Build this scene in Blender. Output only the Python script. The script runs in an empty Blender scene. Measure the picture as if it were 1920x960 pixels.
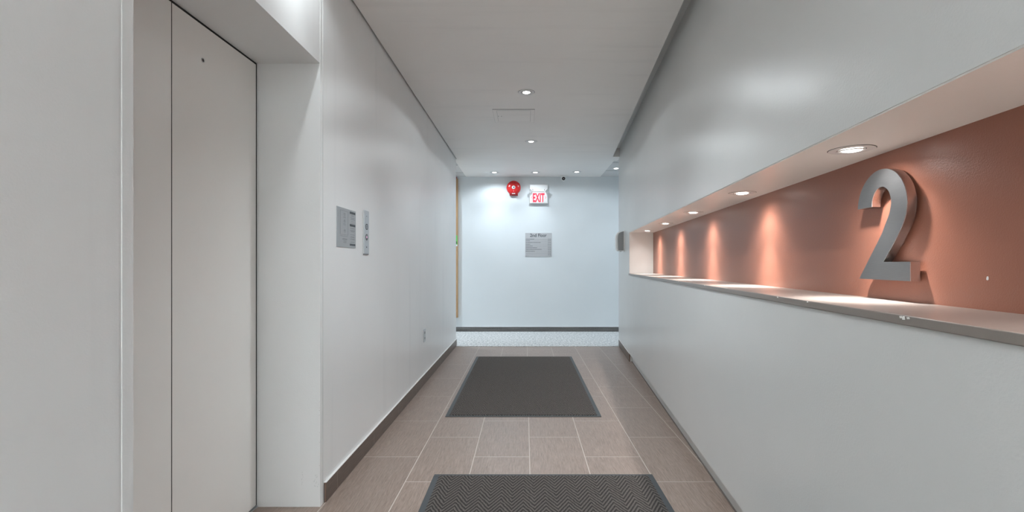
import bpy, bmesh, math, random
from mathutils import Vector, Matrix
from mathutils.geometry import tessellate_polygon
random.seed(4)
sc = bpy.context.scene
C = sc.collection
PI = math.pi

# ------------------------------------------------------------------ camera, world, exposure
CH = 1.15                     # camera height
F = 911.0                     # focal length in pixels of the 1920 px wide frame
cam_d = bpy.data.cameras.new('camera')
cam = bpy.data.objects.new('camera', cam_d)
C.objects.link(cam)
cam.location = (0, 0, CH)
cam.rotation_euler = (PI/2, 0, 0)
cam_d.sensor_width = 36
cam_d.lens = F/1920*36
cam_d.shift_x = -25/1920
cam_d.shift_y = 14/1920
cam_d.clip_start = .02
sc.camera = cam

world = bpy.data.worlds.new('world')
sc.world = world
world.use_nodes = True
world.node_tree.nodes['Background'].inputs[0].default_value = (.8, .86, 1, 1)
world.node_tree.nodes['Background'].inputs[1].default_value = .05

sc.view_settings.view_transform = 'Standard'
sc.view_settings.look = 'None'
sc.view_settings.gamma = 1
sc.view_settings.use_curve_mapping = False
sc.view_settings.exposure = 0.8
sc.cycles.use_denoising = True
sc.cycles.max_bounces = 14
sc.cycles.diffuse_bounces = 10
sc.cycles.glossy_bounces = 4
sc.cycles.sample_clamp_indirect = 6

WASH_P = 9.5; NEAR_BEAM = 85
FILL_PANEL_S = 26  # strength of the unseen panel added as fill
# light colours and powers (W) of the lamp kinds of the place
CORR_COL = (.895, .965, 1.0); CORR_SPILL = 9; CORR_BEAM = 31
LOBBY_COL = (.80, .91, 1.0)
NICHE_COL = (1.0, .97, .95); NICHE_SPILL = 3.6; NICHE_MID = 13; NICHE_BEAM = 34

# ------------------------------------------------------------------ measurements of the place (metres)
LX = -.97                     # face of the left wall
LEND, REND = 6.80, 6.79       # where the corridor walls end at the cross hall
FARY = 8.185                  # far wall
CZ = 2.61                     # ceiling
RS = .0801                    # the right wall runs off at a slight angle
def RX(Y, n=0): return .76 + RS*Y + n
THR = -math.atan(RS)

# ------------------------------------------------------------------ mesh helpers
class MB:
    def __init__(s): s.v = []; s.f = []; s.m = []
    def face(s, pts, m=0):
        b = len(s.v); s.v += [tuple(p) for p in pts]; s.f.append(tuple(range(b, b+len(pts)))); s.m.append(m)
    def box(s, x0, x1, y0, y1, z0, z1, m=0, fn=None):
        P = [(x, y, z) for x in (x0, x1) for y in (y0, y1) for z in (z0, z1)]
        if fn: P = [fn(*p) for p in P]
        b = len(s.v); s.v += P
        for q in ((0,1,3,2), (4,6,7,5), (0,4,5,1), (2,3,7,6), (0,2,6,4), (1,5,7,3)):
            s.f.append(tuple(b+i for i in q)); s.m.append(m)
    def rbox(s, x0, x1, y0, y1, z0, z1, m=0):      # box in the angled frame of the right wall: x is depth behind its face
        s.box(x0, x1, y0, y1, z0, z1, m, fn=lambda n, Y, z: (RX(Y, n), Y, z))
    def prism(s, pts, axis, a0, a1, m=0):
        """extrude a 2D outline along axis; pts (u,v): axis 'x' -> (y,z), 'y' -> (x,z), 'z' -> (x,y)"""
        def P(u, v, a): return {'x': (a, u, v), 'y': (u, a, v), 'z': (u, v, a)}[axis]
        n = len(pts); b = len(s.v)
        s.v += [P(u, v, a0) for u, v in pts] + [P(u, v, a1) for u, v in pts]
        s.f.append(tuple(range(b, b+n))); s.m.append(m)
        s.f.append(tuple(range(b+2*n-1, b+n-1, -1))); s.m.append(m)
        for i in range(n):
            j = (i+1) % n
            s.f.append((b+i, b+j, b+n+j, b+n+i)); s.m.append(m)
    def lathe(s, prof, mat=None, seg=48, m=0, closed=False):
        """prof: list of (r, h); revolved about local z; mat: Matrix placing it"""
        mat = mat or Matrix.Identity(4)
        rings = []
        for r, h in prof:
            if r < 1e-6:
                s.v.append(tuple(mat @ Vector((0, 0, h)))); rings.append([len(s.v)-1]*seg)
            else:
                b = len(s.v)
                for k in range(seg):
                    a = 2*PI*k/seg
                    s.v.append(tuple(mat @ Vector((r*math.cos(a), r*math.sin(a), h))))
                rings.append(list(range(b, b+seg)))
        pairs = list(zip(rings[:-1], rings[1:]))
        if closed: pairs.append((rings[-1], rings[0]))
        for A, B in pairs:
            for k in range(seg):
                k2 = (k+1) % seg
                q = []
                for i in (A[k], A[k2], B[k2], B[k]):
                    if i not in q: q.append(i)
                if len(q) > 2: s.f.append(tuple(q)); s.m.append(m)
    def build(s, name, mats, parent=None, bevel=0, smooth=False, bseg=2):
        me = bpy.data.meshes.new(name)
        off = Vector(parent_world(parent)) if parent else Vector((0, 0, 0))
        me.from_pydata([tuple(Vector(p)-off) for p in s.v], [], s.f)
        for mt in (mats if isinstance(mats, (list, tuple)) else [mats]): me.materials.append(mt)
        me.polygons.foreach_set('material_index', s.m)
        bm = bmesh.new(); bm.from_mesh(me)
        bmesh.ops.remove_doubles(bm, verts=bm.verts, dist=1e-6)
        bmesh.ops.recalc_face_normals(bm, faces=bm.faces)
        bm.to_mesh(me); bm.free()
        me.update()
        if smooth:
            me.polygons.foreach_set('use_smooth', [True]*len(me.polygons))
            me.set_sharp_from_angle(angle=math.radians(35))
        o = bpy.data.objects.new(name, me); C.objects.link(o)
        if parent: o.parent = parent
        if bevel:
            bv = o.modifiers.new('bevel', 'BEVEL'); bv.width = bevel; bv.segments = bseg
            bv.limit_method = 'ANGLE'; bv.angle_limit = math.radians(40)
        return o

def parent_world(p):
    v = Vector(p.location)
    while p.parent:
        p = p.parent; v += Vector(p.location)
    return v

def thing(name, label, cat, loc, group=None):
    o = bpy.data.objects.new(name, None); C.objects.link(o)
    o.location = loc; o.empty_display_size = .05
    o['label'] = label; o['category'] = cat
    if group: o['group'] = group
    return o
def tag(o, label, cat, group=None):
    o['label'] = label; o['category'] = cat
    if group: o['group'] = group
    return o
def struct(o, label=None):
    o['kind'] = 'structure'
    if label: o['label'] = label
    return o
def copy_tree(o, parent=None):
    c = o.copy(); C.objects.link(c)
    if parent: c.parent = parent
    for ch in o.children: copy_tree(ch, c)
    return c

def text_obj(txt, name, m, parent, loc, size, depth=.0008, sx=1.0, fit=None, rot=(PI/2, 0, 0), bold=0.0, align='CENTER', space=1.0):
    cu = bpy.data.curves.new(name, 'FONT'); cu.body = txt; cu.size = size; cu.extrude = depth
    cu.align_x = align; cu.align_y = 'CENTER'; cu.offset = bold; cu.space_character = space
    t = bpy.data.objects.new(name+'_curve', cu); C.objects.link(t)
    bpy.context.view_layer.update()
    me = bpy.data.meshes.new_from_object(t.evaluated_get(bpy.context.evaluated_depsgraph_get()))
    C.objects.unlink(t); bpy.data.objects.remove(t)
    if fit:                                   # lettering of a known width and height, centred
        xs = [v.co.x for v in me.vertices]; ys = [v.co.y for v in me.vertices]
        me.transform(Matrix.Diagonal((fit[0]/(max(xs)-min(xs)), fit[1]/(max(ys)-min(ys)), 1, 1)) @ Matrix.Translation((-(max(xs)+min(xs))/2, -(max(ys)+min(ys))/2, 0)))
    off = parent_world(parent)
    M = Matrix.Translation(Vector(loc)-off) @ Matrix.Rotation(rot[2], 4, 'Z') @ Matrix.Rotation(rot[0], 4, 'X') @ Matrix.Diagonal((sx, 1, 1, 1))
    me.transform(M); me.materials.clear(); me.materials.append(m)
    o = bpy.data.objects.new(name, me); C.objects.link(o); o.parent = parent
    return o

# ------------------------------------------------------------------ materials
def srgb(r, g, b):
    f = lambda c: (c/255/12.92) if c/255 <= .04045 else ((c/255+.055)/1.055)**2.4
    return (f(r), f(g), f(b), 1)

class NT:
    def __init__(s, name):
        s.m = bpy.data.materials.new(name); s.m.use_nodes = True
        s.t = s.m.node_tree; s.b = s.t.nodes['Principled BSDF']
    def n(s, typ, **kw):
        nd = s.t.nodes.new(typ)
        for k, v in kw.items():
            if k == 'ins':
                for i, val in v.items():
                    if hasattr(val, 'is_output') or isinstance(val, bpy.types.NodeSocket): s.t.links.new(val, nd.inputs[i])
                    else: nd.inputs[i].default_value = val
            else: setattr(nd, k, v)
        return nd
    def math(s, op, a, b=None, c=None):
        ins = {0: a}
        if b is not None: ins[1] = b
        if c is not None: ins[2] = c
        return s.n('ShaderNodeMath', operation=op, ins=ins).outputs[0]
    def mix(s, fac, a, b, mode='MIX'):
        nd = s.n('ShaderNodeMix', data_type='RGBA', blend_type=mode)
        for i, val in ((0, fac), (6, a), (7, b)):
            if isinstance(val, bpy.types.NodeSocket): s.t.links.new(val, nd.inputs[i])
            else: nd.inputs[i].default_value = val
        return nd.outputs[2]
    def ramp(s, fac, p0, p1, c0=0., c1=1.):
        return s.n('ShaderNodeMapRange', ins={0: fac, 1: p0, 2: p1, 3: c0, 4: c1}).outputs[0]
    def obj(s): return s.n('ShaderNodeTexCoord').outputs['Object']
    def sep(s, v):
        o = s.n('ShaderNodeSeparateXYZ', ins={0: v}).outputs
        return o[0], o[1], o[2]
    def comb(s, x, y, z): return s.n('ShaderNodeCombineXYZ', ins={0: x, 1: y, 2: z}).outputs[0]
    def noise(s, vec, scale, detail=3, rough=.5):
        return s.n('ShaderNodeTexNoise', ins={'Vector': vec, 'Scale': scale, 'Detail': detail, 'Roughness': rough}).outputs[0]
    def scale(s, vec, xyz): return s.n('ShaderNodeVectorMath', operation='MULTIPLY', ins={0: vec, 1: xyz}).outputs[0]
    def bump(s, h, strength, dist):
        nd = s.n('ShaderNodeBump', ins={'Height': h, 'Strength': strength, 'Distance': dist})
        s.t.links.new(nd.outputs[0], s.b.inputs['Normal'])
    def set(s, col=None, rough=None, metal=None, spec=None):
        for k, v in (('Base Color', col), ('Roughness', rough), ('Metallic', metal), ('Specular IOR Level', spec)):
            if v is None: continue
            if isinstance(v, bpy.types.NodeSocket): s.t.links.new(v, s.b.inputs[k])
            else: s.b.inputs[k].default_value = v

def plain(name, col, rough=.5, metal=0, spec=.5, bump=0):
    t = NT(name)
    v = t.obj()
    n = t.noise(v, 60, 3)
    c2 = tuple(c*.94 for c in col[:3]) + (1,)
    t.set(t.mix(n, col, c2), rough, metal, spec)
    if bump: t.bump(t.noise(v, 350, 2), bump, .001)
    return t.m

def paint(name, col, rough=.42, spec=.45, bscale=170, bstr=.25, smear=None, smear_amt=.05):
    """rolled wall paint: fine orange peel, faint patchiness; smear = stretch of the rub marks on it"""
    t = NT(name)
    v = t.obj()
    base = t.mix(t.ramp(t.noise(v, 1.3, 4), .35, .65), col, tuple(c*.965 for c in col[:3]) + (1,))
    if smear:
        m = t.noise(t.scale(v, smear), 1.0, 4, .6)
        base = t.mix(t.ramp(m, .56, .72, 0, smear_amt), base, (.25, .26, .28, 1))
    t.set(base, t.ramp(t.noise(v, 2.2, 3), .3, .7, rough*.92, rough*1.08), 0, spec)
    t.bump(t.noise(v, bscale, 2), bstr, .0015)
    return t.m

M = {}
M['wall'] = paint('wall_paint', (.65, .66, .655, 1), .30)
M['wall_left'] = paint('left_wall_paint', (.76, .77, .77, 1), .34, smear=(1, 5.5, .35), smear_amt=.09)
M['door'] = paint('door_paint', (.80, .785, .76, 1), .40, bscale=240, bstr=.12)
M['far'] = paint('far_wall_paint', (.70, .735, .75, 1), .5)
M['ceil'] = paint('ceiling_paint', (.84, .825, .805, 1), .55, bscale=120, bstr=.15, smear=(.8, 9, 1), smear_amt=.06)
M['niche_white'] = paint('niche_paint', (.84, .83, .80, 1), .32)
M['orange'] = paint('terracotta_paint', (.27, .108, .070, 1), .34, bscale=260, bstr=.35)
M['sill'] = plain('taupe_sill_paint', (.235, .205, .185, 1), .28, bump=.15)
M['white'] = plain('white_plastic', (.78, .78, .77, 1), .35)
M['ring'] = plain('lamp_trim_white', (.70, .69, .68, 1), .35)
M['black'] = plain('black_rubber', (.012, .012, .013, 1), .5)
M['dark_gap'] = plain('black_gap_shade', (.012, .012, .012, 1), .8)  # near-black colour standing for the shade in the door gaps and shaft
M['grey_plastic'] = plain('grey_plastic', (.30, .30, .30, 1), .45)
M['red'] = plain('red_enamel', (.60, .022, .022, 1), .22)
M['red_dark'] = plain('red_painted_box', (.34, .015, .02, 1), .4)
M['label'] = plain('pale_label', (.75, .78, .78, 1), .4)
M['steel_dark'] = plain('dark_screw_steel', (.08, .08, .08, 1), .35, .6)
M['ink'] = plain('engraved_ink', (.06, .07, .08, 1), .5)
M['ink_soft'] = plain('fine_engraved_ink', (.21, .22, .235, 1), .5)
M['green'] = plain('green_sticker', (.16, .55, .13, 1), .5)
M['mortar'] = plain('grey_mortar', (.14, .12, .11, 1), .9, bump=.8)
M['tbar'] = plain('ceiling_grid_metal', (.42, .43, .43, 1), .5)
M['mat_edge'] = plain('mat_rubber_border', (.045, .052, .058, 1), .55, bump=.3)

def brushed(name, col, rough, stretch, metal=1.0):
    t = NT(name); v = t.obj()
    n = t.noise(t.scale(v, stretch), 1.0, 4, .6)
    t.set(t.mix(n, col, tuple(c*.86 for c in col[:3]) + (1,)), t.ramp(n, .3, .7, rough*.85, rough*1.15), metal)
    t.bump(n, .06, .0005)
    return t.m
M['steel'] = brushed('brushed_steel', (.58, .60, .62, 1), .36, (1200, 6, 1200), .7)
M['plate'] = brushed('etched_steel_plate', (.56, .57, .585, 1), .42, (900, 900, 9), .3)
M['notice'] = brushed('notice_plate_steel', (.43, .445, .455, 1), .36, (900, 900, 9), .45)
M['numeral_face'] = brushed('numeral_face_metal', (.30, .305, .31, 1), .36, (30, 30, 900), 1.0)
M['numeral_side'] = plain('numeral_side_metal', (.50, .48, .47, 1), .24, .95)

def emit(name, col, s):
    m = bpy.data.materials.new(name); m.use_nodes = True
    b = m.node_tree.nodes['Principled BSDF']
    b.inputs['Base Color'].default_value = (.8, .8, .8, 1)
    b.inputs['Emission Color'].default_value = col + (1,) if len(col) == 3 else col
    b.inputs['Emission Strength'].default_value = s
    return m
M['lens'] = emit('glowing_lamp_lens', (1, .98, .95), 9)
M['diffuser'] = emit('fill_panel_diffuser', (.895, .965, 1.0), FILL_PANEL_S)
M['exit_red'] = emit('lit_red_letters', (1, .02, .06), .35)
M['exit_red'].node_tree.nodes['Principled BSDF'].inputs['Base Color'].default_value = (.8, .04, .07, 1)
M['exit_face'] = emit('lit_sign_face', (.8, .9, .92), .05)
M['led'] = emit('pink_button_lamp', (1, .10, .45), 1.2)

# porcelain floor tiles, 329 x 658 mm, laid in half-offset columns along the corridor
def tiles(name, c1, c2, grout, gx=.025, W=.329, L=.6585, pe=.585, po=.256, flip=False, gw=.0026):
    t = NT(name); v = t.obj(); x, y, z = t.sep(v)
    u = t.math('DIVIDE', t.math('SUBTRACT', x, gx), W)
    col = t.math('FLOOR', u); fu = t.math('SUBTRACT', u, col)
    odd = t.math('ABSOLUTE', t.math('MODULO', col, 2.0))
    ph = t.math('ADD', pe, t.math('MULTIPLY', odd, po-pe))
    w = t.math('DIVIDE', t.math('SUBTRACT', y, ph), L)
    row = t.math('FLOOR', w); fw = t.math('SUBTRACT', w, row)
    du = t.math('MULTIPLY', t.math('MINIMUM', fu, t.math('SUBTRACT', 1.0, fu)), W)
    dv = t.math('MULTIPLY', t.math('MINIMUM', fw, t.math('SUBTRACT', 1.0, fw)), L)
    d = t.math('MINIMUM', du, dv)
    g = t.ramp(d, gw*.7, gw*1.1, 1, 0)
    rnd = t.n('ShaderNodeTexWhiteNoise', ins={'Vector': t.comb(col, row, 0.3)}).outputs
    off = t.n('ShaderNodeVectorMath', operation='ADD', ins={0: v, 1: t.scale(rnd[1], (9, 9, 9))}).outputs[0]
    warp = t.noise(t.scale(off, (3, 1.2, 1)), 1.6, 2)
    offx, offy, offz = t.sep(off)
    gx2 = t.math('ADD', offx, t.math('MULTIPLY', warp, .05))
    grain = t.noise(t.comb(t.math('MULTIPLY', gx2, 150.), t.math('MULTIPLY', offy, 7.), 0.), 1.0, 4, .65)
    fine = t.noise(t.comb(t.math('MULTIPLY', gx2, 420.), t.math('MULTIPLY', offy, 24.), 0.), 1.0, 2, .6)
    gr = t.math('ADD', t.math('MULTIPLY', grain, .6), t.math('MULTIPLY', fine, .4))
    base = t.mix(t.ramp(gr, .36, .64), c1, c2)
    base = t.mix(t.math('MULTIPLY', rnd[0], .10), base, (.10, .08, .07, 1))
    t.set(t.mix(g, base, grout), t.math('ADD', t.ramp(gr, .3, .7, .32, .42), t.math('MULTIPLY', g, .3)), 0, .5)
    t.bump(t.math('SUBTRACT', t.math('MULTIPLY', gr, .35), g), .35, .0012)
    return t.m
M['tile'] = tiles('wood_grain_floor_tile', (.165, .118, .096, 1), (.33, .255, .215, 1), (.50, .44, .40, 1))

def base_tile(name, along_y=True):
    t = NT(name); v = t.obj(); x, y, z = t.sep(v)
    a = y if along_y else x
    w = t.math('DIVIDE', t.math('SUBTRACT', a, .08), .6)
    fw = t.math('FRACT', t.math('ADD', w, 10.0))
    g = t.ramp(t.math('MULTIPLY', t.math('MINIMUM', fw, t.math('SUBTRACT', 1.0, fw)), .6), .0012, .002, 1, 0)
    gr = t.noise(t.comb(t.math('MULTIPLY', a, 9.), t.math('MULTIPLY', z, 260.), 0.), 1., 4, .65)
    base = t.mix(t.ramp(gr, .35, .65), (.085, .062, .050, 1), (.15, .112, .09, 1))
    t.set(t.mix(t.math('MULTIPLY', g, .5), base, (.4, .36, .33, 1)), .42)
    t.bump(gr, .2, .001)
    return t.m
M['base'] = base_tile('dark_skirting_tile')
M['tile_edge'] = plain('fired_clay_tile_edge', (.20, .12, .085, 1), .7, bump=.3)

def base_carpet():
    t = NT('dark_carpet_skirting'); v = t.obj()
    n = t.noise(t.scale(v, (90, 1, 500)), 1., 3, .7); n2 = t.noise(t.scale(v, (2.5, 1, 260)), 1., 3)
    f = t.math('ADD', t.math('MULTIPLY', n, .55), t.math('MULTIPLY', n2, .45))
    t.set(t.mix(t.ramp(f, .38, .64), (.03, .028, .026, 1), (.26, .25, .24, 1)), .8)
    t.bump(n, .4, .002)
    return t.m
M['carpet_base'] = base_carpet()

def carpet():
    t = NT('pale_speckled_carpet'); v = t.obj()
    n = t.noise(t.scale(v, (1, 1, 0)), 130, 3, .7); m = t.noise(t.scale(v, (1, .5, 0)), 38, 3, .6)
    f = t.math('ADD', t.math('MULTIPLY', n, .5), t.math('MULTIPLY', m, .5))
    t.set(t.mix(t.ramp(f, .38, .62), (.22, .23, .235, 1), (.66, .66, .65, 1)), .95, 0, .1)
    t.bump(f, .7, .004)
    return t.m
M['carpet'] = carpet()

def herringbone():
    t = NT('herringbone_mat_pile'); v = t.obj(); x, y, z = t.sep(v)
    wob = t.noise(v, 26, 2)
    xs = t.math('ADD', x, t.math('MULTIPLY', t.math('SUBTRACT', wob, .5), .010))
    u = t.math('FRACT', t.math('ADD', t.math('DIVIDE', xs, .108), 20.0))
    tri = t.math('ABSOLUTE', t.math('SUBTRACT', t.math('MULTIPLY', u, 2.0), 1.0))       # 1..0..1
    yy = t.math('ADD', t.math('ADD', y, t.math('MULTIPLY', tri, -.098)), t.math('MULTIPLY', wob, .012))
    w = t.math('SINE', t.math('MULTIPLY', yy, 2*PI/.0335))
    grit = t.noise(v, 900, 2, .8); grit2 = t.noise(v, 300, 3, .7)
    f = t.math('ADD', t.math('MULTIPLY', w, .46), t.math('MULTIPLY', t.math('SUBTRACT', t.math('ADD', grit, grit2), 1.0), 1.7))
    k = t.ramp(f, -.42, .55)
    t.set(t.mix(k, (.014, .0115, .0105, 1), (.145, .126, .115, 1)), .95, 0, .1)
    t.b.inputs['Sheen Weight'].default_value = .10; t.b.inputs['Sheen Roughness'].default_value = .45
    t.bump(t.math('ADD', t.math('MULTIPLY', w, .5), grit), .8, .003)
    return t.m
M['mat'] = herringbone()

def plywood():
    t = NT('tan_wood_board'); v = t.obj()
    n = t.noise(t.scale(v, (40, 40, 2)), 1., 3)
    t.set(t.mix(n, (.50, .31, .155, 1), (.40, .235, .115, 1)), .45)
    return t.m
M['wood'] = plywood()

def ceiling_board():
    t = NT('mineral_ceiling_board'); v = t.obj()
    n = t.noise(v, 240, 3)
    t.set(t.mix(n, (.66, .66, .66, 1), (.58, .58, .58, 1)), .9, 0, .1)
    return t.m
M['board'] = ceiling_board()

# ------------------------------------------------------------------ the setting: floor
b = MB(); b.box(-3.4, 4.2, -4.2, 6.72, -.15, 0)
struct(b.build('floor', M['tile']))
b = MB(); b.box(-3.4, 4.2, 6.72, 8.4, -.15, .004)
struct(b.build('floor_carpet', M['carpet']), 'pale grey speckled carpet of the cross hall')

# left wall with the lift recess
DX = -1.267; JY0, JY1, SZ = 1.201, 2.295, 2.095
b = MB()
b.box(-1.6, LX, -4, 1.160, 0, 2.8)                       # near stretch
b.box(-1.6, LX-.0018, 1.159, 1.169, 0, 2.8)                 # groove of the corner bead
b.box(-1.6, LX+.001, 1.168, JY0, 0, 2.8)
b.box(-1.6, LX, JY0, JY1, SZ, 2.8)                         # header above the opening
b.box(-1.6, LX+.001, JY1, 2.322, 0, 2.8)
b.box(-1.6, LX-.003, 2.321, 2.331, 0, 2.8)
b.box(-1.6, LX, 2.330, LEND, 0, 2.8)                       # long stretch
b.box(-1.6, -1.42, JY0, JY1, 0, SZ)                        # shaft side behind the doors
struct(b.build('wall_left', M['wall_left']))

b = MB(); random.seed(3)
for k in range(9):
    x = LX-.086+random.uniform(-.003, .003); z = .105+k*.007+random.uniform(-.002, .002)
    b.prism([(x, z), (x+.0035, z+.0008), (x+.003, z+.002)], 'y', JY1-.0004, JY1+.001)
for k in range(14):
    x = LX-random.uniform(.004, .030); z = random.uniform(.09, .15)
    b.prism([(x, z), (x+.0012, z+.006), (x+.0004, z+.007)], 'y', JY1-.0004, JY1+.001)
for k in range(8):
    z = random.uniform(.03, .5); b.prism([(LX-.0035, z), (LX-.0015, z), (LX-.0022, z+.003)], 'y', JY1-.0004, JY1+.001)
sf = b.build('scuff_marks', M['grey_plastic'], bpy.data.objects['wall_left']); sf['kind'] = 'stuff'

# right wall with the long niche
NZ0, NZ1, NEND, ND = 1.035, 1.513, 5.68, .28
b = MB()
b.rbox(0, .5, -4, REND, .096, NZ0-.022)
b.rbox(0, .5, -4, REND, NZ1, 2.84)
b.rbox(0, .5, NEND+.006, REND, NZ0-.022, NZ1)
b.rbox(0, .5, -4, -.95, NZ0-.022, NZ1)
b.rbox(.037, .5, -4, REND, 0, .096)
struct(b.build('wall_right', M['wall']))
b = MB()
b.rbox(ND, .49, -.96, NEND+.006, NZ0-.021, NZ1-.001)
nb = struct(b.build('wall_niche', M['orange']), 'terracotta painted back of the wall niche')
b = MB()                                                  # paint chip on the niche back
yc, zc = 1.193, 1.1135
b.prism([(yc+.0012, zc+.0046), (yc-.0012, zc+.005), (yc-.0024, zc+.001), (yc-.002, zc-.0035), (yc+.0004, zc-.0048), (yc+.0026, zc-.0034), (yc+.0028, zc-.0005)], 'x', RX(yc, ND)-.0012, RX(yc, ND)+.001)
b.build('paint_chip', M['label'], nb)
b = MB()
b.rbox(.003, ND+.002, NEND, NEND+.007, NZ0-.001, NZ1-.003)           # niche end panel lining
b.rbox(.003, ND+.002, -.95, NEND+.01, NZ1-.004, NZ1+.002)  # niche top lining
struct(b.build('trim_1', M['niche_white']), 'cream painted lining of the niche top and end')
b = MB(); b.rbox(-.008, ND+.001, -.95, NEND+.004, NZ0-.022, NZ0)
struct(b.build('trim_2', M['sill'], bevel=.0025), 'dark taupe sill running along the niche')
b = MB()                                                  # chips along the front edge of the sill
for Y, dz in ((1.06, .004), (1.075, .007), (1.083, .0045), (1.71, .003), (1.5, .0025), (3.2, .003), (2.6, .002)):
    x = RX(Y, -.0085)
    b.prism([(Y, NZ0-.002), (Y+.006, NZ0-.003), (Y+.004, NZ0-.003-dz), (Y-.003, NZ0-.002-dz)], 'x', x-.0004, x+.004)
b.build('chipped_paint', M['niche_white'], bpy.data.objects['trim_2'])

# far wall, hall ends, wall behind
b = MB(); b.box(-3.4, 4.2, FARY, FARY+.2, 0, 2.8)
struct(b.build('wall_far', M['far']))
b = MB(); b.box(-3.4, -3.2, 6.6, FARY, 0, 2.8); b.box(-3.2, -1.6, 6.6, LEND, 0, 2.8)
struct(b.build('wall_hall_left', M['far']))
b = MB(); b.box(4.0, 4.2, 6.5, FARY, 0, 2.8); b.box(1.78, 4.0, 6.59, REND, 0, 2.8)
struct(b.build('wall_hall_right', M['far']))
b = MB(); b.box(-1.6, 1.2, -4.2, -4, 0, 2.8)
struct(b.build('wall_back', M['wall']))

# ceiling: a flush slab down the middle with an open slot along the right wall; board ceiling in the hall ends
def cx(Y): return .662 + RS*Y
b = MB()
pts = [(LX+.014, -4.1), (cx(-4.1), -4.1), (cx(6.72), 6.72), (1.262, 6.9), (1.262, FARY+.01), (-1.0, FARY+.01), (-1.0, LEND), (LX+.014, LEND-.001)]
b.prism(pts, 'z', CZ, CZ+.118)
struct(b.build('ceiling', M['ceil']))
b = MB(); b.box(-3.4, 4.2, -4.2, FARY+.2, 2.728, 2.86)

struct(b.build('ceiling_slot', M['wall']), 'upper ceiling above the open slot along the right wall')
b = MB(); b.prism([(cx(-4)-.001, -4), (cx(-4)+.0022, -4), (cx(6.7)+.0022, 6.7), (cx(6.7)-.001, 6.7)], 'z', CZ-.0015, CZ+.03)
struct(b.build('trim_3', M['ring']), 'thin metal bead along the ceiling edge')
b = MB(); b.prism([(1.15, 6.66), (1.32, 6.66), (1.32, 6.789), (1.31, 6.93), (1.15, 6.93)], 'z', CZ+.003, 2.74)
struct(b.build('ceiling_slot_end', M['ceil']), 'block closing the far end of the ceiling slot')
b = MB()
b.box(-3.2, -1.0, LEND, FARY, CZ+.004, CZ+.03); b.box(1.262, 4.0, REND, FARY, CZ+.004, CZ+.03)
hc = struct(b.build('ceiling_hall', M['board']), 'mineral board ceiling of the cross hall')
b = MB()
for yy in (7.22, 7.82): b.box(-3.2, -1.0, yy, yy+.022, CZ+.001, CZ+.006)
for yy in (7.04, 7.64): b.box(1.262, 4.0, yy, yy+.022, CZ+.001, CZ+.006)
for xx in (-1.45, -2.06, -2.67): b.box(xx, xx+.022, LEND, FARY, CZ+.001, CZ+.006)
for xx in (1.9, 2.5, 3.1): b.box(xx, xx+.022, REND, FARY, CZ+.001, CZ+.006)
b.build('ceiling_grid', M['tbar'], hc)

# skirting
b = MB(); b.box(LX-.004, LX+.011, 2.338, LEND, .0005, .0945)
bl = struct(b.build('baseboard_left', M['base'], bevel=.0012))
b = MB(); b.box(LX-.001, LX+.0105, 2.3372, 2.339, .001, .094); b.build('tile_edge', M['tile_edge'], bl)
b = MB(); b.box(LX+.0005, LX+.006, 2.3345, 2.3375, .001, .091); b.build('mortar', M['mortar'], bl, bevel=.001)
b = MB(); b.box(LX, LX+.012, 2.339, LEND, .0945, .0962); b.build('top_edge', M['ring'], bl)
b = MB(); b.rbox(-.001, .012, 5.69, REND-.001, .0005, .0955)
br = struct(b.build('baseboard_right', M['base'], bevel=.001))
b = MB(); b.rbox(0, .010, 5.687, 5.6905, .001, .094); b.build('tile_edge', M['tile_edge'], br)
b = MB(); b.rbox(.012, .037, 5.70, REND-.002, .001, .094); b.build('backing_board', M['niche_white'], br)
b = MB(); b.rbox(-.0035, .010, 5.70, REND-.001, .0955, .0975); b.build('top_edge', M['white'], br)
b = MB(); b.box(-3.2, 4.0, FARY-.012, FARY, .004, .083)
struct(b.build('baseboard_far', M['carpet_base']))
b = MB(); b.box(-3.2, 4.0, FARY-.013, FARY, .083, .0855)
struct(b.build('trim_4', M['white']), 'pale caulk line above the far skirting')
b = MB(); b.rbox(.030, .040, -4, 5.69, 0, .004)
struct(b.build('trim_5', M['mortar']), 'dark joint where the floor meets the recessed foot of the right wall')

# ------------------------------------------------------------------ lift door
ld = bpy.data.objects.new('door_1', None); C.objects.link(ld); ld.location = (DX, 1.75, 0); struct(ld, 'cream two-panel sliding lift door')
SEAM = 1.741
b = MB(); b.box(DX-.03, DX, SEAM+.002, JY1-.009, .012, SZ-.009)
p1 = b.build('door_panel', M['door'], ld, bevel=.002)
b = MB(); b.box(DX-.03, DX+.0005, JY0+.001, SEAM-.002, .012, SZ-.009)
b.build('door_panel', M['door'], ld, bevel=.002)
b = MB(); b.box(DX-.09, DX-.05, JY0, JY1, .0, SZ)
b.build('shaft_backing', M['dark_gap'], ld)
b = MB(); b.box(DX-.045, DX-.0015, JY1-.0095, JY1, .009, SZ); b.build('door_gap_shade', M['dark_gap'], ld)  # black strips that draw the shade in the gaps round the door panels
b = MB(); b.box(DX-.045, DX-.0015, JY0, JY1-.009, SZ-.0095, SZ); b.build('door_gap_shade', M['dark_gap'], ld)
b = MB(); b.box(DX-.045, DX-.0008, SEAM-.0025, SEAM+.0025, .010, SZ-.009); b.build('door_gap_shade', M['dark_gap'], ld)
mt = Matrix.Translation((DX, 1.908, 1.948)) @ Matrix.Rotation(PI/2, 4, 'Y')
b = MB(); b.lathe([(.0092, 0), (.0092, .0015), (.0065, .0018), (.0065, -.0002)], mt, 24); b.build('keyhole_ring', M['steel'], p1, smooth=True)
b = MB(); b.lathe([(0, .0006), (.0066, .0006)], mt, 24); b.build('keyhole', M['black'], p1)
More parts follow.
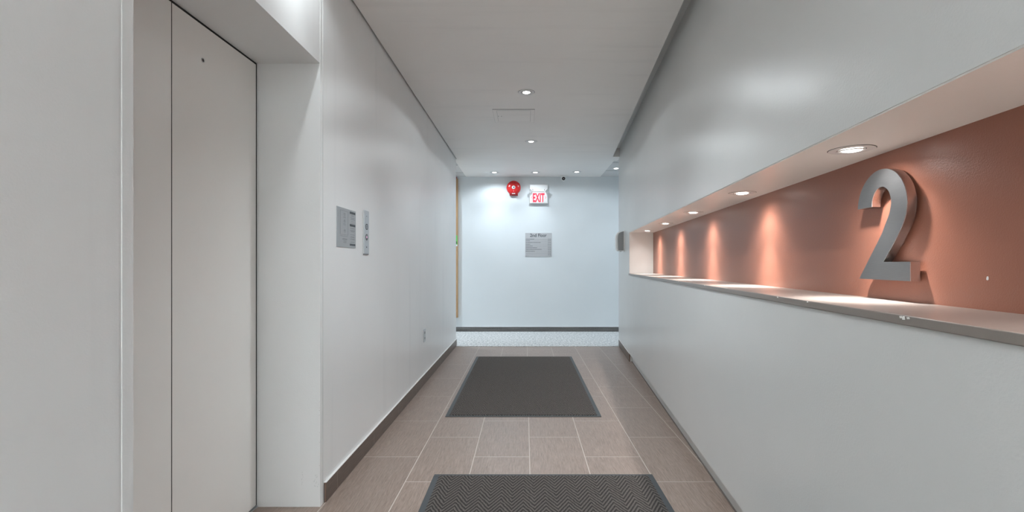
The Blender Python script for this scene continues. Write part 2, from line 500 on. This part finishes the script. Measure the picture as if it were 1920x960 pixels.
b = MB(); b.box(-1.42, DX+.004, JY0, JY1, .0, .006)
for k in range(3): b.box(DX-.08+k*.02, DX-.07+k*.02, JY0+.003, JY1-.003, .005, .0085)
struct(b.build('trim_6', M['steel']), 'metal lift door sill in the floor')

# ------------------------------------------------------------------ downlights
def spot(name, parent, loc, power, col, size, blend, radius=.035):
    d = bpy.data.lights.new(name, 'SPOT'); d.energy = power; d.color = col
    d.spot_size = math.radians(size); d.spot_blend = blend; d.shadow_soft_size = radius
    o = bpy.data.objects.new(name, d); C.objects.link(o); o.parent = parent
    o.location = Vector(loc); return o

def make_lamp(name, R, tilt, z, loc, label, group, lensr):
    t = thing(name, label, 'ceiling lamp', loc, group)
    I = Matrix.Translation(loc)
    b = MB(); b.lathe([(R-.001, .0), (R, -.0018), (R-.004, -.0026), (R*.66, -.0030), (R*.62, -.0010), (R*.62, .0)], I, 56)
    b.build('trim_ring', M['ring'], t, smooth=True)
    b = MB(); b.lathe([(R*.62, -.0008), (R*.54, -.0008)], I, 48); b.lathe([(R-.0005, -.0006), (R+.0018, -.0006)], I, 56); b.build('shadow_gap', M['black'], t)
    T = I @ Matrix.Rotation(tilt[0], 4, 'X') @ Matrix.Rotation(tilt[1], 4, 'Y')
    g = MB(); g.lathe([(R*.585, -.001), (R*.585, -.0035), (R*.55, -.0052), (lensr+.002, -.0045), (lensr, -.0028)], T, 48)
    gm = g.build('gimbal', M['ring'], t, smooth=True)
    l = MB(); l.lathe([(0, -.0088), (lensr*.5, -.0080), (lensr*.85, -.0060), (lensr+.001, -.0034)], T, 40)
    l.build('lens', M['lens'], gm, smooth=True)
    return t

LAMPS = []
# corridor lamps: two in the picture, the others further towards and behind the camera
corr = make_lamp('recessed_downlight', .070, (0, 0), CZ, (.009, 4.14, CZ),
                 'round recessed ceiling light in the corridor, in front of the access panel', 'corridor ceiling lights', .030)
spot('lamp_glow', corr, (0, 0, -.012), CORR_SPILL, CORR_COL, 159, .12)
spot('lamp_beam', corr, (0, 0, -.012), CORR_BEAM, CORR_COL, 128, 1.0)
for (x, y, lab) in ((.07, 5.81, 'round recessed ceiling light in the corridor, behind the access panel'),
                    (.0, 2.47, 'round recessed ceiling light just above the picture, over the nearer mat')):
    c = copy_tree(corr); c.location = (x, y, CZ); c['label'] = lab
    if y < 3:                              # glow cut and beam raised here to brighten the lower walls
        for ch in c.children:
            if ch.type == 'LIGHT':
                ch.data = ch.data.copy()
                if ch.data.spot_size > 2.5: ch.data.energy *= .15
                else: ch.data.energy = NEAR_BEAM; ch.data.spot_size = math.radians(116)
# one light washes the wall above the lift
wash = make_lamp('recessed_downlight', .070, (0, 0), CZ, (-.845, 2.0, CZ), 'x', 'corridor ceiling lights', .030)
spot('lamp_glow', wash, (0, 0, -.012), WASH_P, CORR_COL, 158, .5)
spot('lamp_beam', wash, (0, 0, -.012), WASH_P*.5, CORR_COL, 70, 1.0)
wash.location = (-.845, 2.0, CZ); wash['label'] = 'round recessed ceiling light close to the wall over the lift'
# an unseen fill panel added behind the viewpoint to brighten the foreground
tp = thing('fill_panel', 'large square fill light panel added out of view behind the viewpoint', 'ceiling lamp', (-.2, -2.4, CZ))
b = MB(); b.box(-.80, .30, -2.95, -2.915, CZ-.012, CZ+.001); b.box(-.80, .30, -1.885, -1.85, CZ-.012, CZ+.001)
b.box(-.80, -.765, -2.92, -1.88, CZ-.012, CZ+.001); b.box(.265, .30, -2.92, -1.88, CZ-.012, CZ+.001)
b.build('frame', M['white'], tp)
b = MB(); b.box(-.766, .266, -2.916, -1.884, CZ-.006, CZ+.001); b.build('diffuser', M['diffuser'], tp)
# cross hall: its own lamps, cooler and of unequal aim
hl = make_lamp('hall_downlight', .070, (0, 0), CZ, (-.495, 7.78, CZ),
               'round ceiling light of the cross hall nearest the red fire bell', 'cross hall ceiling lights', .032)
def hall_spots(o, spill, beam, size=96):
    spot('lamp_glow', o, (0, 0, -.012), spill, LOBBY_COL, 160, .5)
    spot('lamp_beam', o, (0, 0, -.012), beam, LOBBY_COL, size, 1.0)
proto_children = list(hl.children)
for (x, y, lab, sp, bm_) in ((.162, 7.78, 'round ceiling light of the cross hall in front of the exit sign', 9, 30),
                            (.82, 7.74, 'round ceiling light of the cross hall near the small round camera', 3, 8),
                            (1.394, 7.47, 'ceiling light of the cross hall half hidden by the right wall corner', 8, 20),
                            (-1.9, 7.5, 'added ceiling light brightening the cross hall, out of sight to the left', 50, 90),  # this and the next are added unseen for brightness
                            (2.6, 7.5, 'added ceiling light brightening the cross hall, out of sight to the right', 34, 45)):
    c = copy_tree(hl); c.location = (x, y, CZ + (.004 if abs(x) > 1.3 else 0)); c['label'] = lab; hall_spots(c, sp, bm_)
hall_spots(hl, 17, 32)

# niche lamps, tilted a little towards the terracotta wall
NX = .145
def nl(Y): return (RX(Y, NX), Y, NZ1-.004)
n0 = make_lamp('niche_downlight', .064, (math.radians(3), math.radians(-2)), NZ1, nl(1.53),
               'nearest visible round spotlight in the niche top, above the metal number', 'niche spotlights', .028)
spot('lamp_glow', n0, (0, 0, -.010), NICHE_SPILL, NICHE_COL, 158, .6, .018)
nbeam = spot('lamp_beam', n0, (0, 0, -.012), NICHE_BEAM, NICHE_COL, 58, 1.0, .018)
nmid = spot('lamp_beam', n0, (0, 0, -.012), NICHE_MID, NICHE_COL, 112, 1.0, .018)
nbeam.rotation_euler = (0, math.radians(-4), 0); nmid.rotation_euler = (0, math.radians(-7), 0)      # gimbal aimed slightly at the terracotta wall
for Y, lab in ((2.47, 'niche spotlight second from the metal number'),
               (3.405, 'niche spotlight in the middle of the visible row'),
               (4.34, 'niche spotlight last but one before the cream end panel'),
               (5.28, 'niche spotlight right beside the cream end panel'),
               (.59, 'niche spotlight just outside the picture on the near side'),
               (-.35, 'niche spotlight beside the viewpoint')):
    c = copy_tree(n0); c.location = nl(Y); c['label'] = lab

# ------------------------------------------------------------------ ceiling access panel
ap = thing('access_panel', 'flush rectangular access panel in the corridor ceiling between two lights', 'hatch', (-.11, 4.81, CZ))
def frame(b, x0, x1, y0, y1, w, z0, z1):
    b.box(x0, x1, y0, y0+w, z0, z1); b.box(x0, x1, y1-w, y1, z0, z1)
    b.box(x0, x0+w, y0+w, y1-w, z0, z1); b.box(x1-w, x1, y0+w, y1-w, z0, z1)
b = MB(); frame(b, -.311, .088, 4.60, 5.03, .034, CZ-.0022, CZ+.002); b.build('frame', M['ceil'], ap)
b = MB(); b.box(-.273, .050, 4.638, 4.992, CZ-.0024, CZ+.002); b.build('hatch_door', M['ceil'], ap)
b = MB(); b.box(-.312, .090, 4.598, 4.6015, CZ-.0030, CZ+.002); b.build('front_lip', M['steel_dark'], ap)
b = MB()
frame(b, -.312, .0895, 4.5985, 5.0315, .0016, CZ-.0026, CZ+.001); frame(b, -.2755, .0525, 4.6355, 4.9945, .0026, CZ-.0023, CZ+.001)
b.build('joint', M['tbar'], ap)
for x in (-.265, -.236):
    b = MB(); b.lathe([(0, 0), (.005, 0), (.004, -.0015), (0, -.002)], Matrix.Translation((x, 4.81, CZ-.0024)), 12); b.build('screw', M['steel_dark'], ap)

# ------------------------------------------------------------------ floor mats
def floor_mat(x0, x1, y0, y1, label):
    t = thing('entrance_mat', label, 'doormat', ((x0+x1)/2, (y0+y1)/2, 0), 'entrance mats in the corridor')
    B = .030
    b = MB(); frame(b, x0, x1, y0, y1, B, .0, .0045); b.build('rubber_border', M['mat_edge'], t, bevel=.0018)
    b = MB()
    nx, ny = 12, 24
    b.box(x0+B-.001, x1-B+.001, y0+B*.8, y1-B*.8, .0005, .0085)
    b.build('pile', M['mat'], t, bevel=.002)
    return t
floor_mat(-.494, .690, .29, 2.642, 'dark herringbone entrance mat nearest the viewpoint, cut by the lower picture edge')
floor_mat(-.601, .570, 3.638, 5.986, 'dark herringbone entrance mat lying whole on the tiles further down the corridor')

# ------------------------------------------------------------------ the metal number on the niche back
def bez(P, n=8):
    out = []
    for i in range(len(P)-1):
        p0 = P[max(i-1, 0)]; p1 = P[i]; p2 = P[i+1]; p3 = P[min(i+2, len(P)-1)]
        for k in range(n):
            t = k/n
            out.append(tuple(.5*((2*p1[j]) + (-p0[j]+p2[j])*t + (2*p0[j]-5*p1[j]+4*p2[j]-p3[j])*t*t + (-p0[j]+3*p1[j]-3*p2[j]+p3[j])*t**3) for j in (0, 1)))
    out.append(P[-1]); return out
def arc(cx_, cz_, rx, rz, a0, a1, n):
    return [(cx_+rx*math.cos(math.radians(a0+(a1-a0)*k/n)), cz_+rz*math.sin(math.radians(a0+(a1-a0)*k/n))) for k in range(n+1)]
outer = [(0.0, 1.334)] + arc(.1195, 1.327, .1195, .1205, 172, 0, 40)[0:] + bez([(.239, 1.327), (.2335, 1.2960), (.2203, 1.2672), (.2002, 1.2373), (.1743, 1.2050)], 6)[1:] + [(.1309, 1.1550)]
low = [(.2509, 1.1550), (.2509, 1.0985), (.0085, 1.0985)]
inner = bez([(.1250, 1.2430), (.1452, 1.2770), (.1605, 1.3045), (.1690, 1.3350)], 6) + arc(.1220, 1.337, .0470, .0550, 0, 176, 28)[1:] + [(.0752, 1.334)]
num = outer + low + inner
a, bk = .2407, .2700
nt = thing('floor_numeral', 'large brushed metal numeral two mounted on the terracotta niche wall', 'number sign', (RX(1.53, .27), 1.53, 1.0985))
def NP(u, z, n): Y = 1.657-u; return (RX(Y, n), Y, z)
def filled(poly, nA, nB, name, mA, mS):
    """solid plate from an outline in the wall's plane"""
    bm = bmesh.new()
    off = parent_world(nt)
    A = [bm.verts.new(Vector(NP(u, z, nA))-off) for u, z in poly]
    B = [bm.verts.new(Vector(NP(u, z, nB))-off) for u, z in poly]
    n = len(poly)
    for i in range(n):
        f = bm.faces.new((A[i], A[(i+1) % n], B[(i+1) % n], B[i])); f.material_index = 1
    for tri in tessellate_polygon([[Vector((u, z, 0)) for u, z in poly]]):
        f = bm.faces.new([A[k] for k in tri]); f.material_index = 0
        f = bm.faces.new([B[k] for k in tri[::-1]]); f.material_index = 1
    bmesh.ops.recalc_face_normals(bm, faces=bm.faces)
    me = bpy.data.meshes.new(name); bm.to_mesh(me); bm.free()
    me.materials.append(mA); me.materials.append(mS)
    me.polygons.foreach_set('use_smooth', [True]*len(me.polygons)); me.set_sharp_from_angle(angle=math.radians(30))
    o = bpy.data.objects.new(name, me); C.objects.link(o); o.parent = nt
    return o
filled(num, a, a+.0025, 'front_plate', M['numeral_face'], M['steel'])
filled(num, a+.0025, bk, 'return_side', M['numeral_side'], M['numeral_side'])
for (u, z) in ((.03, 1.36), (.2, 1.36), (.05, 1.125), (.22, 1.125)):
    p = NP(u, z, bk); b = MB()
    b.lathe([(0, -.002), (.004, -.002), (.004, .0115), (0, .0115)], Matrix.Translation(p) @ Matrix.Rotation(PI/2, 4, 'Y'), 12)
    b.build('mounting_stud', M['steel_dark'], nt)

# ------------------------------------------------------------------ left wall fittings
xw = LX
pl = thing('fire_notice_plate', 'engraved steel notice plate on the left wall beside the lift call panel', 'sign', (xw, 2.632, 1.235))
py0, py1, pz0, pz1 = 2.493, 2.772, 1.237, 1.446
b = MB(); b.box(xw, xw+.003, py0, py1, pz0, pz1); b.build('plate', M['notice'], pl, bevel=.0008)
def PP(u, v): return py0 + u*(py1-py0), pz1 - v*(pz1-pz0)      # u along the wall, v down
def strip(b, u0, u1, v0, v1, h=.0005):
    y0, z1 = PP(u0, v0); y1, z0 = PP(u1, v1); b.box(xw+.0028, xw+.003+h, y0, y1, z0, z1)
for v0, v1 in ((.045, .105), (.375, .435), (.895, .945)):
    b = MB(); strip(b, .66, .965, v0, v1); b.build('heading_bar', M['ink'], pl)
b = MB()
random.seed(8)
def line(b, c, w, v, h=.010):       # a line of engraving too small to read: short dashes
    u = c-w/2
    while u < c+w/2-.004:
        l = random.uniform(.018, .05); strip(b, u, min(u+l, c+w/2), v, v+h); u += l+.010
for v in (.145, .165, .21, .232, .254, .31, .36): line(b, .81, random.choice((.14, .24, .28)), v-.01, .007)
for v in (.47, .49, .53, .55, .57, .65, .70, .72, .76, .78, .84, .855): line(b, .81, random.choice((.18, .24, .28)), v, .007)
for v in (.78, .80): line(b, .40, .24, v, .009)
for v in (.835, .858, .881): line(b, .40, .15, v, .007)
line(b, .36, .40, .715, .006)
for (u0, u1, v0, v1) in ((.16, .56, .07, .075), (.16, .56, .68, .685), (.16, .166, .07, .685), (.554, .56, .07, .685), (.0, .0, 0, 0)):
    if u1 > u0: strip(b, u0, u1, v0, v1)
# small figures of the diagram in the framed field
for (cu, cv) in ((.38, .16), (.38, .33), (.39, .58)):
    strip(b, cu-.005, cu+.005, cv-.03, cv+.02)
    for k in range(7):
        a1 = k/7*2*PI; strip(b, cu+.05*math.cos(a1)-.012, cu+.05*math.cos(a1)+.012, cv+.035*math.sin(a1), cv+.035*math.sin(a1)+.007)
for v in (.22, .245, .40, .425): line(b, .38, .12, v, .006)
b.build('fine_engraving', M['ink_soft'], pl)

cp = thing('lift_call_panel', 'narrow steel lift call panel with two round buttons on the left wall', 'call panel', (xw, 2.945, 1.208))
cy0, cy1 = 2.903, 2.992
b = MB(); b.box(xw, xw+.0075, cy0, cy1, 1.208, 1.470); b.build('face_plate', M['steel'], cp, bevel=.0012)
RY = Matrix.Rotation(PI/2, 4, 'Y')
for z, nm in ((1.372, 'up'), (1.309, 'down')):
    T = Matrix.Translation((xw+.0073, 2.947, z)) @ RY
    b = MB(); b.lathe([(.0185, 0), (.0185, .0018), (.0150, .0022), (.0145, -.0002)], T, 32); bt = b.build('call_button', M['black'], cp, smooth=True)
    b = MB(); b.lathe([(0, .0012), (.0125, .0012), (.0142, .0)], T, 32); b.build('button_cap', M['steel'], bt, smooth=True)
    T2 = T @ Matrix.Translation((0, 0, .0013))
    if nm == 'down':
        b = MB(); b.lathe([(0, .0008), (.0042, .0)], T2, 20); b.build('indicator_light', M['led'], bt)
    yq = 2.947; s = 1 if nm == 'up' else -1
    b = MB(); zz = z + (0 if nm == 'up' else -.0075)
    b.prism([(yq-.0045, zz-s*.0025), (yq+.0045, zz-s*.0025), (yq, zz+s*.004)], 'x', xw+.0084, xw+.0091); b.build('arrow', M['black'], bt)
b = MB(); b.lathe([(0, .001), (.003, .0008), (.003, -.0002)], Matrix.Translation((xw+.0075, 2.947, 1.436)) @ RY, 16); b.build('screw', M['steel_dark'], cp)
b = MB(); b.lathe([(0, .0012), (.0042, .001), (.0048, -.0002)], Matrix.Translation((xw+.0075, 2.947, 1.249)) @ RY, 16); b.build('key_switch', M['black'], cp)
b = MB(); b.box(xw, xw+.006, cy0+.002, cy1-.002, 1.2035, 1.2082); b.build('lower_edge', M['steel_dark'], cp)

ou = thing('power_outlet', 'grey wall socket low on the left wall near the corridor end', 'socket', (xw, 4.66, .40))
b = MB(); b.box(xw, xw+.006, 4.623, 4.697, .400, .521); b.build('cover_plate', M['steel'], ou, bevel=.0012)
for z in (.487, .434):
    b = MB()
    b.prism([(4.66+.0165*math.cos(k*PI/8), z+.0135*math.sin(k*PI/8)) for k in range(16)], 'x', xw+.0058, xw+.0078)
    so = b.build('socket', M['grey_plastic'], ou)
    b = MB()
    for dy in (-.0065, .0065): b.box(xw+.0077, xw+.0084, 4.66+dy-.002, 4.66+dy+.002, z-.003, z+.007)
    b.box(xw+.0077, xw+.0084, 4.657, 4.663, z-.0095, z-.005)
    b.build('slots', M['black'], so)
b = MB(); b.lathe([(0, .0012), (.003, .0008), (.003, 0)], Matrix.Translation((xw+.006, 4.66, .4605)) @ RY, 12); b.build('screw', M['steel_dark'], ou)

# ------------------------------------------------------------------ far wall fittings
fy = FARY
# directory
ds = thing('floor_directory_sign', 'square metal floor directory headed 2nd Floor on the far wall', 'sign', (.2225, fy, 1.267))
b = MB(); b.box(.0, .445, fy-.006, fy, 1.268, 1.665); b.build('sign_panel', M['plate'], ds, bevel=.001)
text_obj('2nd', 'heading_word', M['ink'], ds, (.133, fy-.0066, 1.624), .068, .0005, bold=.0012, fit=(.108, .056))
text_obj('Floor', 'heading_word', M['ink'], ds, (.287, fy-.0066, 1.624), .068, .0005, bold=.0012, fit=(.144, .056))
b = MB(); b2 = MB(); b3 = MB()
random.seed(21)
wid = (.14, .07, .25, .075, .115, .19, .27, .15, 0, 0)
for i in range(10):
    z = 1.560 - i*.0291; b = MB()
    b2.box(.004, .441, fy-.0068, fy-.0058, z-.0135, z-.0112)            # slat joint
    u = .008
    while u < .008+wid[i]:
        l = random.uniform(.007, .018); b.box(u, min(u+l, .01+wid[i]), fy-.0066, fy-.0058, z-.004, z+.0045); u += l+.0035
    u = .02 + wid[i]
    while u < .365: b2.box(u, u+.010, fy-.0066, fy-.0058, z-.0025, z); u += .014
    b.v and b.build('listing_name', M['ink'], ds); b = MB()
    b.box(.381, .392, fy-.0066, fy-.0058, z-.0055, z+.0055)
    u = .402
    for k in range(3): b.box(u, u+.0075, fy-.0066, fy-.0058, z-.0045, z+.0045); u += .0105
    b.build('listing_number', M['ink'], ds)
b2.build('row_lines', M['ink_soft'], ds)

# exit sign with emergency heads
ex = thing('exit_sign', 'white lit exit sign with red letters and two emergency lamp heads', 'exit sign', (.2235, fy, 2.158))
b = MB()
b.box(.073, .374, fy-.055, fy, 2.350, 2.470)
b.build('battery_box', M['white'], ex, bevel=.006)
b = MB(); b.box(.071, .376, fy-.045, fy, 2.158, 2.352); b.build('sign_housing', M['white'], ex, bevel=.004)
b = MB(); b.box(.082, .365, fy-.0475, fy-.044, 2.172, 2.335); fc = b.build('sign_face', M['exit_face'], ex)
text_obj('EXIT', 'letters', M['exit_red'], ex, (.2235, fy-.0490, 2.2525), .197, .0012, bold=.008, space=1.05, fit=(.198, .150))
for sx_ in (-1, 1):
    x = .2235 + sx_*.119
    b = MB()
    b.prism([(x-sx_*.008, 2.276), (x+sx_*.007, 2.2545), (x-sx_*.008, 2.233), (x-sx_*.014, 2.233), (x+sx_*.001, 2.2545), (x-sx_*.014, 2.276)], 'y', fy-.0495, fy-.047)
    b.build('chevron', M['exit_red'], ex)
for sx_ in (-1, 1):
    x = .2235 + sx_*.128
    T = Matrix.Translation((x, fy-.088, 2.362)) @ Matrix.Rotation(sx_*math.radians(38), 4, 'Z') @ Matrix.Rotation(math.radians(112), 4, 'X')
    b = MB(); b.lathe([(0, -.032), (.014, -.030), (.022, -.016), (.031, .012), (.033, .020), (.030, .022), (.028, .018)], T, 28)
    hd = b.build('lamp_head', M['white'], ex, smooth=True)
    b = MB(); b.lathe([(0, .017), (.015, .0185), (.029, .0175)], T, 28); b.build('lamp_glass', M['label'], hd, smooth=True)
    b = MB(); T2 = Matrix.Translation((x-sx_*.024, fy-.056, 2.380)) @ Matrix.Rotation(PI/2, 4, 'X')
    b.lathe([(0, .026), (.011, .026), (.013, .0), (0, .0)], T2, 20); b.build('swivel_joint', M['grey_plastic'], hd, smooth=True)

# fire bell
bx_, bz = -.196, 2.417
fb = thing('fire_alarm_bell', 'round red fire alarm bell on the far wall left of the exit sign', 'alarm bell', (bx_, fy, 2.28))
T = Matrix.Translation((bx_, fy-.045, bz)) @ Matrix.Rotation(PI/2, 4, 'X')
b = MB(); b.lathe([(.112, -.002), (.118, .000), (.119, .006), (.115, .020), (.104, .038), (.085, .050), (.055, .058), (.034, .058), (.03, .055), (0, .055)], T, 64)
gong = b.build('gong', M['red'], fb, smooth=True)
b = MB(); b.lathe([(0, .063), (.012, .0625), (.029, .0585), (.030, .054)], T, 36); b.build('centre_boss', M['label'], gong, smooth=True)
b = MB(); b.lathe([(0, .071), (.006, .070), (.011, .064), (.0115, .060)], T @ Matrix.Translation((.004, 0, 0)), 6); b.build('bolt', M['steel_dark'], gong)
b = MB(); b.lathe([(0, .0575), (.010, .0565), (.011, .050)], T @ Matrix.Translation((0, -.055, 0)), 20); b.build('label_dot', M['label'], gong)
b = MB(); b.box(bx_-.068, bx_+.070, fy-.048, fy, 2.288, 2.46); b.build('mounting_box', M['red_dark'], fb, bevel=.004)
b = MB(); b.box(bx_-.026, bx_+.026, fy-.092, fy-.062, 2.312, 2.322); b.build('name_label', M['label'], gong)

# dome camera under the ceiling by the far wall
cm = thing('security_camera', 'small white turret security camera with black lens under the hall ceiling', 'camera', (.632, 8.07, CZ))
b = MB(); b.lathe([(.046, .0), (.048, -.012), (.044, -.030), (.040, -.034), (0, -.034)], Matrix.Translation((.632, 8.07, CZ)), 36); b.build('mount_base', M['white'], cm, smooth=True)
T = Matrix.Translation((.632, 8.06, CZ-.050)) @ Matrix.Rotation(math.radians(103), 4, 'X')
b = MB(); b.lathe([(0, -.038), (.020, -.034), (.036, -.018), (.042, .004), (.040, .020), (.034, .028), (.028, .030)], T, 40); bd = b.build('camera_ball', M['white'], cm, smooth=True)
b = MB(); b.lathe([(.0285, .0295), (.026, .034), (.012, .036), (0, .036)], T, 32); ln = b.build('lens', M['black'], bd, smooth=True)
b = MB(); b.lathe([(0, .0395), (.006, .038), (.009, .035)], T, 20); b.build('lens_glass', M['grey_plastic'], ln, smooth=True)

# tan door leaf standing against the far wall at the left
tb = thing('wooden_board', 'tall tan wooden board on the far wall beside the left corner', 'board', (-1.4, fy, .243))
b = MB(); b.box(-1.95, -1.132, fy-.055, fy, .243, 2.570); b.build('panel', M['wood'], tb, bevel=.003)
b = MB(); b.box(-1.93, -1.15, fy-.040, fy, 2.570, 2.600); b.build('top_rail', M['red_dark'], tb)
b = MB(); b.box(-1.30, -1.136, fy-.0565, fy-.0545, 1.465, 1.620); gs = b.build('green_notice', M['green'], tb)
b = MB(); b.box(-1.30, -1.136, fy-.0562, fy-.0545, 1.440, 1.465); b.build('notice_margin', M['label'], gs)
text_obj('3', 'notice_digit', M['black'], gs, (-1.155, fy-.0572, 1.497), .050, .0004, bold=.002)

# ------------------------------------------------------------------ hand sanitiser dispenser at the right wall
Y0 = 6.18
sd = thing('soap_dispenser', 'white and grey hand sanitiser dispenser on the right wall beside the niche end', 'dispenser', (RX(Y0), Y0, 1.306))
def side(n, z): return (n, z)
prof = [(0, 1.564), (-.040, 1.556), (-.078, 1.545), (-.096, 1.527), (-.108, 1.500), (-.112, 1.455), (-.108, 1.420), (-.112, 1.395), (-.108, 1.352), (-.098, 1.322), (-.086, 1.308), (0, 1.308)]
def slab(b, prof, ya, yb):
    P = [(RX(ya, n), ya, z) for n, z in prof]; Q = [(RX(yb, n), yb, z) for n, z in prof]
    n = len(P); k = len(b.v); b.v += P+Q
    b.f.append(tuple(range(k, k+n))); b.m.append(0); b.f.append(tuple(range(k+2*n-1, k+n-1, -1))); b.m.append(0)
    for i in range(n):
        j = (i+1) % n; b.f.append((k+i, k+j, k+n+j, k+n+i)); b.m.append(0)
b = MB(); slab(b, prof, Y0-.060, Y0+.060); b.build('cover', M['white'], sd, bevel=.007, smooth=True)
side_prof = [(-.012, 1.556), (-.050, 1.544), (-.074, 1.530), (-.083, 1.500), (-.087, 1.450), (-.084, 1.400), (-.083, 1.350), (-.078, 1.316), (-.012, 1.316)]
b = MB(); slab(b, side_prof, Y0-.0635, Y0-.055); b.build('side_panel', M['grey_plastic'], sd, bevel=.003)
b = MB(); b.box(RX(Y0, -.058), RX(Y0, -.034), Y0-.020, Y0+.020, 1.297, 1.309); b.build('nozzle', M['label'], sd, bevel=.003)
b = MB(); b.rbox(-.003, 0, Y0-.075, Y0+.065, 1.30, 1.575); b.build('back_plate', M['white'], sd, bevel=.001)
